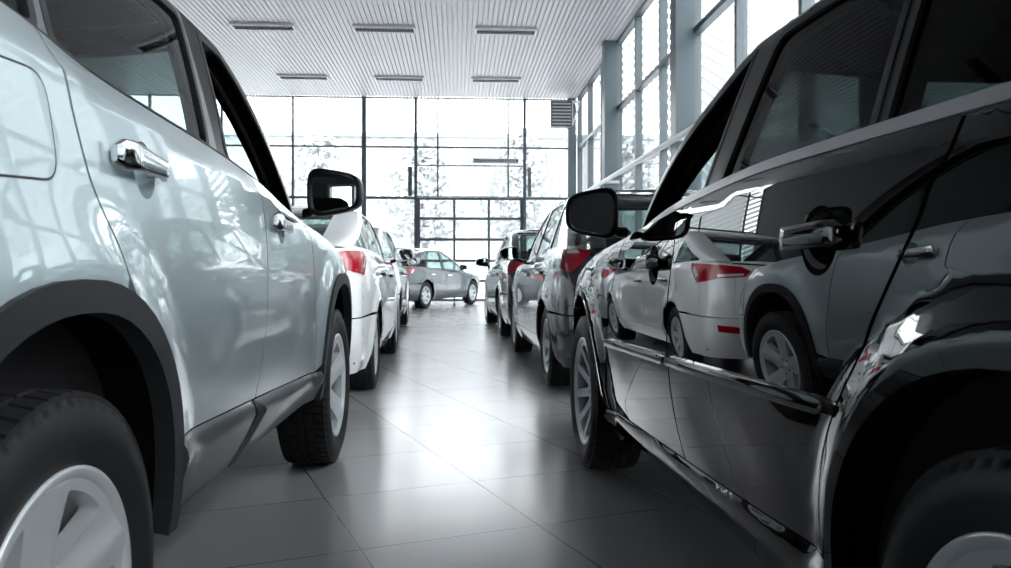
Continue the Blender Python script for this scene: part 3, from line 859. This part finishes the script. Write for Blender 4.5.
def saloon(z=0., **k):
    u = lambda L: [(a, b+z) for a, b in L]; q = lambda L: [(a+z, b) for a, b in L]
    zd = [(.3, .36), (1.2, .35), (2.2, .34)]
    c = dict(detail=False, h=.055, deck=True, cat='car', rot=0, wb=2.57, W=.86, R=.315, wheel='small', track_in=.01,
        top=u([(-1.0, .985), (-.6, 1.0), (-.2, .985), (.3, .965), (1.0, .94), (1.6, .905), (2.0, .885), (2.5, .84), (2.9, .77), (3.2, .69), (3.39, .63)]),
        aF_low=[(.2, 3.25), (.4, 3.38), (.6, 3.38), (.75, 3.3), (.9, 3.1)], aR_low=[(.25, -.86), (.45, -.98), (.7, -1.0), (.9, -.97), (1.1, -.92)],
        aF=q([(.82, 2.45), (.9, 2.25), (1.1, 1.83), (1.25, 1.46), (1.35, 1.18), (1.40, 1.06), (1.43, 1.0)]),
        aR=q([(.93, -.70), (1.0, -.55), (1.2, -.16), (1.32, .08), (1.39, .28), (1.43, .45)]), ZR=1.43+z,
        arch=(.36, .365, .315, 2.0), taperF=1.9, taperR=.1, zd=zd, zlow=.2,
        seamR=[(.10, .98+z), (.11, .9), (.16, .8), (.24, .72), (.29, .64)], seamB=[(.98, .94+z), (1.0, .8), (1.0, .55), (.98, .353)], seamF=[(1.98, .89+z), (2.04, .75), (2.12, .55), (2.10, .342)],
        bump_z=.58, bumpF_y=3.0, bumpF_z=.55, rear_split=.56, handles=[('rear', .28, .82+z), ('front', 1.15, .80+z)], handle_mat='chrome', handle_len=.2,
        cup=(0, 0, .05, .04), sill_off=0., sill_mat='rubber', belt_strip=(-.2, 1.9), belt_mat='rubber', frame_split=.95, pil=.06,
        windows=[('rear_door', .1, .88, 1.375+z, 0, .03, 'R', .04, 'g_light'), ('front_door', .98, 1.9, 1.365+z, .02, 0, 'F', .04, 'g_light')],
        cowl_z=.89+z, deck_z=.985+z, rw_top=1.40+z, gtF=1.2, gtR=.4, gtapF=.04, gtapR=.06, lean=.32, kU=.25, kL=.25, zm=.65, tapR=.08,
        mirror=(.97, 1.72, 1.0+z, .095, .065, .10), mirror_arm=(.83, 1.82, .93+z), seat_y=.95, plate_z=.70,
        tail=[([(-.46, .985+z), (-.52, .92+z), (-.60, .86+z), (-.67, .815+z), ('R', .80, .825+z), ('R', .70, .86+z), ('R', .47, .885+z), ('R', .42, .935+z), ('R', .50, .968+z)], 'red'), ([(-.545, .93+z), (-.645, .855+z), (-.69, .875+z), (-.60, .95+z)], 'clear'), ([('R', .70, .868+z), ('R', .49, .893+z), ('R', .48, .912+z), ('R', .70, .892+z)], 'clear')])
    c['mirror_mat'] = k['paint']; c['sill_mat'] = k['paint']
    c.update(k); return c

def hatch(z=0., **k):
    kk = dict(deck=False, deck_z=1.0+z,
        top=[(a, b+z) for a, b in [(-.85, .99), (-.4, .99), (.3, .97), (1.0, .94), (1.6, .905), (2.0, .885), (2.5, .84), (2.9, .77), (3.2, .69), (3.39, .63)]],
        aR_low=[(.25, -.70), (.45, -.82), (.7, -.83), (.9, -.80), (1.1, -.74)],
        aR=[(a+z, b) for a, b in [(.93, -.80), (1.0, -.76), (1.2, -.60), (1.34, -.42), (1.40, -.25), (1.43, -.08)]],
        windows=[('fixed', -.5, .07, 1.36+z, 0, .02, 'R', .04, 'g_light'), ('rear_door', .12, .88, 1.375+z, 0.02, .03, '', .04, 'g_light'), ('front_door', .98, 1.9, 1.365+z, .02, 0, 'F', .04, 'g_light')],
        gtR=.2, cpil=.10, rw_top=1.39+z, rear_split=.60,
        tail=[([(-.56, .985+z), (-.59, .92+z), ('R', .82, .86+z), ('R', .77, .815+z), ('R', .72, .86+z), ('R', .64, .95+z), ('R', .62, .985+z)], 'red'), ([('R', .77, .955+z), ('R', .70, .955+z), ('R', .71, .98+z), ('R', .77, .98+z)], 'clear')])
    kk.update(k); return saloon(z, **kk)

CARS = [silver, black,
    saloon(.05, name='saloon_car', label='white saloon car in front of the silver SUV', x=-.585-.87, y=6.1, rot=.9, paint='white', frame_mat_front='gloss_black',
        reflector=[('R', .70, .46), ('R', .44, .45), ('R', .46, .50), ('R', .71, .52)], h=.04,
        aF=[(.87, 2.45), (.94, 2.25), (1.12, 1.83), (1.24, 1.46), (1.33, 1.18), (1.37, 1.06), (1.39, 1.0)], aR=[(.97, -.78), (1.04, -.66), (1.18, -.25), (1.29, .05), (1.36, .28), (1.39, .45)],
        ZR=1.39, rw_top=1.365, roof_crown=.035, cpil=.15, cq=2.4,
        windows=[('rear_door', .1, .88, 1.335, 0, .03, 'R', .04, 'g_light'), ('front_door', .98, 1.9, 1.325, .02, 0, 'F', .04, 'g_light')]),
    hatch(.04, name='hatchback_car', label='light grey hatchback ahead of the white saloon', x=-.74-.87, y=10.6, rot=.9, paint='lightgrey'),
    hatch(.06, name='hatchback_car', label='dark grey hatchback in front of the black SUV', x=.66+.87, y=6.2, rot=1.5, paint='darkgrey', wheel='small', h=.045),
    saloon(.02, name='saloon_car', label='black saloon car ahead of the dark grey hatchback, nearest the glass gate', x=.55+.87, y=10.9, rot=2., paint='graphite'),
    saloon(-.03, name='coupe_car', label='blue grey coupe parked at an angle by the glass gate', x=-.73-.82*.9, y=18.7+.36, rot=-26, paint='bluegrey'),
]
BUILD_ONLY = None
for c in CARS: build_car(c)

# ------------------------------------------------------------------ the hall
XR, YB, ZC, XL, YN = 3.5, 23.4, 5.92, -9.4, -7.8
def struct(o): o['kind'] = 'structure'; return o
def thing(o, label, cat, group=None):
    o['label'] = label; o['category'] = cat
    if group: o['group'] = group
    return o
mb = MB(); mb.box(XL, XR, YN, YB, -.15, 0); struct(mb.build('floor', 'floor'))
# ceiling of narrow metal slats running down the hall
mb = MB(); pitch = .10; n = int((XR-XL)/pitch); prof = []
for i in range(n):
    x = XL+i*pitch
    prof += [(x, ZC+.03), (x+.018, ZC+.03), (x+.018, ZC), (x+pitch, ZC)]
prof += [(XR, ZC), (XR, ZC+.2), (XL, ZC+.2)]
k = len(prof); mb.add([(x, YN, z) for x, z in prof]+[(x, YB, z) for x, z in prof], [(i, i+k, (i+1) % k+k, (i+1) % k) for i in range(k)])
struct(mb.build('ceiling', 'ceil'))
mb = MB(); mb.box(XL-.2, XL, YN-.2, YB, -.15, ZC+.2); struct(mb.build('wall_left', 'wall'))
mb = MB(); wx0, wx1, wz0, wz1 = -5.9, -4.9, 1.3, 2.5
for q in ((XL-.2, wx0, -.15, ZC+.2), (wx1, XR+.2, -.15, ZC+.2), (wx0, wx1, -.15, wz0), (wx0, wx1, wz1, ZC+.2)): mb.box(q[0], q[1], YN-.2, YN, q[2], q[3])
struct(mb.build('wall_rear', 'darkwall'))

NW = [0]
def window(p0, p1, z0, z1, rails, normal, fw=.045, fd=.12, fm='frame', mids=()):
    """a glazed bay from p0 to p1 (plan points), framed, with horizontal rails and its panes as a child."""
    NW[0] += 1
    a, b = Vector((*p0, 0)), Vector((*p1, 0)); d = (b-a); L = d.length; d.normalize(); nn = Vector((*normal, 0))
    def bar(mb, s0, s1, q0, q1, t0, t1):
        o = len(mb.v)
        for z in (q0, q1):
            for t in (t0, t1):
                for s in (s0, s1): p = a+d*s+nn*t; mb.v.append((p.x, p.y, z))
        for f in [(0, 2, 3, 1), (4, 5, 7, 6), (0, 1, 5, 4), (2, 6, 7, 3), (0, 4, 6, 2), (1, 3, 7, 5)]: mb.f.append(tuple(o+i for i in f)); mb.sm.append(False)
    mb = MB(); h = fw/2
    bar(mb, 0, h, z0, z1, 0, fd); bar(mb, L-h, L, z0, z1, 0, fd)
    bar(mb, h, L-h, z0, z0+h, 0, fd); bar(mb, h, L-h, z1-h, z1, 0, fd)
    for z, t in rails: bar(mb, h, L-h, z-t/2, z+t/2, .0, fd*.9)
    for x, q0, q1, t in mids: bar(mb, x-t/2, x+t/2, q0, q1, .0, fd*.85)
    f = struct(mb.build('window_%d' % NW[0], fm))
    mb = MB(); bar(mb, h*.5, L-h*.5, z0+h*.5, z1-h*.5, fd*.62, fd*.68)
    mb.build('pane', 'g_win', f)
    return f

# back wall: bays between the posts
R3 = [(1.5, .05), (3.0, .07), (4.48, .05)]
bx = [XL, -8.77, -6.75, -4.73, -2.69, -1.19]
for i in range(len(bx)-1):
    window((bx[i], YB), (bx[i+1], YB), 0, ZC, R3 if i < 4 else [(3.0, .08), (4.48, .05)], (0, 1), fw=.06)
window((-1.19, YB), (-.56, YB), 3.03, ZC, [(3.95, .035), (4.48, .05)], (0, 1), fw=.05)
window((-.56, YB), (1.5, YB), 3.03, ZC, [(3.95, .035), (4.48, .05)], (0, 1), fw=.05)
window((1.5, YB), (1.97, YB), 3.03, ZC, [(3.95, .035), (4.48, .05)], (0, 1), fw=.05)
window((1.97, YB), (XR, YB), 0, ZC, [(3.0, .08), (4.48, .05)], (0, 1), fw=.06)
window((wx0, YN-.15), (wx1, YN-.15), wz0, wz1, [], (0, 1), fw=.08, mids=[((wx1-wx0)/2, wz0, wz1, .06)])  # unseen rear opening added for a bright patch in the silver SUV's mirror
# sectional glass gate
mb = MB(); x0, x1 = -1.15, 1.93
for x, t in ((x0+.04, .08), (x1-.04, .08), (-.08, .07), (.93, .07)): mb.box(x-t/2, x+t/2, YB, YB+.06, 0, 3.0)
for z, t in ((.03, .06), (.58, .08), (1.17, .08), (1.79, .08), (2.40, .08), (2.98, .08)): mb.box(x0, x1, YB-.005, YB+.055, z-t/2, z+t/2)
g = struct(mb.build('door_1', 'frame'))
mb = MB(); mb.box(x0+.04, x1-.04, YB+.025, YB+.035, .03, 2.98); mb.build('pane', 'g_win', g)
# thick posts
NT = [0]
def trim(x0, x1, y0, y1, z0, z1, m='column'):
    NT[0] += 1; mb = MB(); mb.box(x0, x1, y0, y1, z0, z1); return struct(mb.build('trim_%d' % NT[0], m))
trim(-2.75, -2.62, YB-.10, YB-.002, 0, ZC, 'frame')
trim(-1.24, -1.15, YB-.09, YB-.002, 0, ZC, 'column'); trim(1.93, 2.02, YB-.09, YB-.002, 0, ZC, 'column')
trim(-1.42, -1.30, YB-.07, YB-.002, 3.05, 3.9, 'frame'); trim(2.07, 2.17, YB-.07, YB-.002, 3.05, 3.9, 'frame')
trim(3.24, 3.48, YB-.2, YB-.003, 0, ZC, 'column')
# right wall: posts every 5.7 m, two mullions between
ys = [YB-.22-1.9*k for k in range(17)]
for k in range(len(ys)-1):
    window((XR, ys[k+1]), (XR, ys[k]), 0, ZC, [(1.5, .06), (3.0, .06), (4.45, .08)], (1, 0), fw=.09, fd=.14)
    if k % 3 == 0 and k: trim(XR-.28, XR-.003, ys[k]-.16, ys[k]+.16, 0, ZC)
# pale rail along the right wall at transom height
mb = MB(); mb.tube([(XR-.35, YN+.3, 2.8), (XR-.35, YB-.3, 2.8)], .045, 12)
for k in range(0, 16, 3): mb.box(XR-.35, XR-.005, ys[k]-.03-.4, ys[k]+.03-.4, 2.77, 2.83)
NT[0] += 1; struct(mb.build('trim_%d' % NT[0], 'rail'))

# ceiling vents: frame, dark throat, louvre blades
def vent_parts(root):
    mb = MB(); W, D, z = .64, .19, 0
    for x0, x1, y0, y1 in ((-W, W, -D, -D+.035), (-W, W, D-.035, D), (-W, -W+.035, -D, D), (W-.035, W, -D, D)): mb.box(x0, x1, y0, y1, -.05, .0)
    mb.build('vent_frame', 'vent', root)
    mb = MB(); mb.box(-W+.035, W-.035, -D+.035, D-.035, -.010, -.002); mb.build('vent_throat', 'ventdark', root)
    mb = MB()
    for k in range(16):
        x = -W+.07+(2*W-.14)*k/15; mb.box(x-.003, x+.004, -D+.036, D-.036, -.04, -.011)
    mb.build('vent_blades', 'ventdark', root)
names = {(0, 0): 'left', (0, 1): 'middle', (0, 2): 'right', (1, 0): 'left', (1, 1): 'middle', (1, 2): 'right'}
first = None
for r, y in enumerate((16.7, 21.0, 12.4, 8.1, 3.8, -.5)):
    for k, x in enumerate((-3.97, -1.5, 1.02)):
        if first is None:
            o = bpy.data.objects.new('ceiling_vent', None); COL.objects.link(o); vent_parts(o); first = o
        else:
            o = first.copy(); COL.objects.link(o)
            for ch in first.children: q = ch.copy(); COL.objects.link(q); q.parent = o
        o.location = (x, y, ZC)
        if r == 0: lab = '%s louvred ceiling vent of the nearer visible row' % names[(0, k)]
        elif r == 1: lab = '%s louvred ceiling vent of the far row by the window wall' % names[(1, k)]
        else: lab = 'louvred ceiling vent overhead, seen only mirrored in the car windows'
        thing(o, lab, 'vent', 'louvred vents in the slatted ceiling')

# fan heater box hung in the far right corner
r = bpy.data.objects.new('fan_heater', None); COL.objects.link(r); r.location = (2.92, 22.4, 5.27)
thing(r, 'dark louvred fan heater box hung high in the far right corner', 'heater')
mb = MB(); mb.box(-.30, .30, -.15, .22, -.36, .36); mb.build('heater_casing', 'frame', r)
mb = MB(); mb.box(-.27, .27, -.165, -.149, -.33, .33); mb.build('heater_grille', 'ventdark', r)
mb = MB()
for k in range(7): z = -.28+.093*k; mb.box(-.26, .26, -.19, -.164, z-.016, z+.016)
mb.build('heater_louvres', 'rail', r)
mb = MB(); mb.box(.30, .34, -.05, .05, -.30, .38); mb.tube([(.33, 0, -.28), (.52, 0, .30)], .02, 8); mb.box(.30, .545, -.05, .05, .34, .40); mb.build('heater_bracket', 'vent', r)
# air curtain bar over the gate
r = bpy.data.objects.new('air_curtain', None); COL.objects.link(r); r.location = (1.08, 23.15, 4.06)
thing(r, 'long grey air curtain bar mounted above the glass gate', 'air curtain')
mb = MB(); rows = [[(x, .10*math.cos(2*PI*k/16), .085*math.sin(2*PI*k/16)) for k in range(16)] for x in (-.62, -.6, .6, .62)]
mb.grid(rows, True, True); mb.add(rows[0], [tuple(range(16))]); mb.add(rows[-1], [tuple(range(16))]); mb.build('casing', 'rail', r)
mb = MB()
for k in range(24): x = -.56+1.12*k/23; mb.box(x-.006, x+.006, -.12, -.085, -.05, .03)
mb.build('grille', 'frame', r)
mb = MB(); mb.box(.62, .70, -.05, .08, -.05, .05); mb.box(-.52, -.48, .08, .24, -.03, .03); mb.box(.48, .52, .08, .24, -.03, .03); mb.build('bracket', 'frame', r)

# ------------------------------------------------------------------ outside
mb = MB(); mb.box(-70, 70, -40, 110, -.4, -.2); g = mb.build('ground', 'ground'); struct(g)
def facade(name, label, loc, rot, length, height, pitch, tilt, m1, m2):
    r = bpy.data.objects.new(name, None); COL.objects.link(r); r.location = loc; r.rotation_euler = (0, 0, rot)
    thing(r, label, 'building')
    mb = MB(); mb.box(-length/2, length/2, .3, 8, -.2, height); mb.build('building_wall', m1, r)
    mb = MB(); z = .4
    n = int(length/(pitch*2))
    for k in range(n):
        x = -length/2+pitch*2*(k+.5); mb_ = [(x-pitch*.5, .18), (x+pitch*.5, .18), (x+pitch*.5+tilt*height, .18), (x-pitch*.5+tilt*height, .18)]
        mb.add([(a, y, zz) for y in (.18, .29) for a, zz in ((x-pitch*.5, height*.30), (x+pitch*.5, height*.30), (x+pitch*.5-tilt*height*.7, height), (x-pitch*.5-tilt*height*.7, height))],
               [(0, 1, 2, 3), (7, 6, 5, 4), (0, 4, 5, 1), (1, 5, 6, 2), (2, 6, 7, 3), (3, 7, 4, 0)])
    mb.build('cladding_slats', m2, r)
    mb = MB(); mb.box(-length/2-.3, length/2+.3, -.2, 8.2, height, height+.25); mb.build('roof_edge', m2, r)
facade('exterior_building', 'pale building with slanting grey slats outside the right hand glass wall', (14, 27, 0), -PI/2, 46, 20, .75, 2.2, 'facade', 'facade2')
facade('exterior_building', 'pale building with slanting grey slats outside beyond the back glass wall', (-4, 52, 0), 0, 34, 9.5, .5, 2.2, 'facade_far', 'facade_far2')
def tree(x, y, hgt, sp, lab):
    r = bpy.data.objects.new('tree', None); COL.objects.link(r); r.location = (x, y, -.2); thing(r, lab, 'tree', 'trees outside the back glass wall')
    mb = MB(); mb.tube([(0, 0, 0), (.1, 0, hgt*.3), (0, .1, hgt*.6), (.05, 0, hgt*.9)], [.22, .17, .10, .03], 8)
    for k in range(14):
        a = k*2.4; z = hgt*(.3+.04*k); l = sp*(1-.05*k); mb.tube([(0, 0, z), (l*.5*math.cos(a), l*.5*math.sin(a), z+l*.25), (l*math.cos(a), l*math.sin(a), z+l*.6)], [.07, .045, .015], 5)
    mb.build('trunk', 'bark', r)
    mb = MB()
    for k in range(1500):
        a, b = random.random()*2*PI, random.random(); q = random.random()**.5
        z = hgt*(.32+.66*b); rad = sp*1.1*q*math.sin(PI*(b*.8+.16)); p = Vector((rad*math.cos(a), rad*math.sin(a), z)); s = .16+.12*random.random()
        u = Vector((random.gauss(0, 1), random.gauss(0, 1), random.gauss(0, 1))).normalized(); v = u.orthogonal().normalized()
        mb.add([p-u*s, p+v*s*.6, p+u*s, p-v*s*.6], [(0, 1, 2, 3)])
    mb.build('crown', 'treep', r)
for x, y, hg, sp, lab in ((-7.2, 42, 8.5, 2.2, 'pale haze-coloured tree outside left of the tall dark post'), (-1.7, 40, 7.6, 2.1, 'pale haze-coloured tree outside above the left of the glass gate'),
        (3.6, 44, 9.0, 2.3, 'pale haze-coloured tree outside behind the air curtain bar'), (9.2, 41, 8.0, 2.2, 'pale haze-coloured tree outside below the fan heater')): tree(x, y, hg, sp, lab)

# ------------------------------------------------------------------ daylight
wd = bpy.data.worlds.new('overcast'); SC.world = wd; wd.use_nodes = True
nt = wd.node_tree; bg = nt.nodes['Background']
tc = nt.nodes.new('ShaderNodeTexCoord'); nz = nt.nodes.new('ShaderNodeTexNoise'); nz.inputs['Scale'].default_value = 2.2; nz.inputs['Detail'].default_value = 4
cr = nt.nodes.new('ShaderNodeMix'); cr.data_type = 'RGBA'; cr.inputs['A'].default_value = (.93, .97, 1., 1); cr.inputs['B'].default_value = (1., 1., 1., 1)
nt.links.new(tc.outputs['Generated'], nz.inputs['Vector']); nt.links.new(nz.outputs[0], cr.inputs['Factor']); nt.links.new(cr.outputs['Result'], bg.inputs['Color'])
bg.inputs['Strength'].default_value = 8.5

# ------------------------------------------------------------------ camera
cam = bpy.data.cameras.new('camera'); co = bpy.data.objects.new('camera', cam); COL.objects.link(co)
cam.sensor_width = 36.; cam.lens = 36.*800/1011; cam.clip_start = .02; cam.clip_end = 400
co.location = (0, 0, .9); co.rotation_euler = (PI/2, 0, -math.atan(48.5/800))
cam.dof.use_dof = True; cam.dof.focus_distance = 2.6; cam.dof.aperture_fstop = 8.
cam.shift_y = -(284-270)/1011.
SC.camera = co
SC.view_settings.view_transform = 'Standard'; SC.view_settings.look = 'None'; SC.view_settings.gamma = 1; SC.view_settings.use_curve_mapping = False
SC.view_settings.exposure = .2
cy = SC.cycles
cy.max_bounces = 12; cy.diffuse_bounces = 5; cy.glossy_bounces = 6; cy.transparent_max_bounces = 32; cy.transmission_bounces = 6
cy.caustics_reflective = False; cy.caustics_refractive = False; cy.sample_clamp_indirect = 6; cy.blur_glossy = .3
cy.use_denoising = True
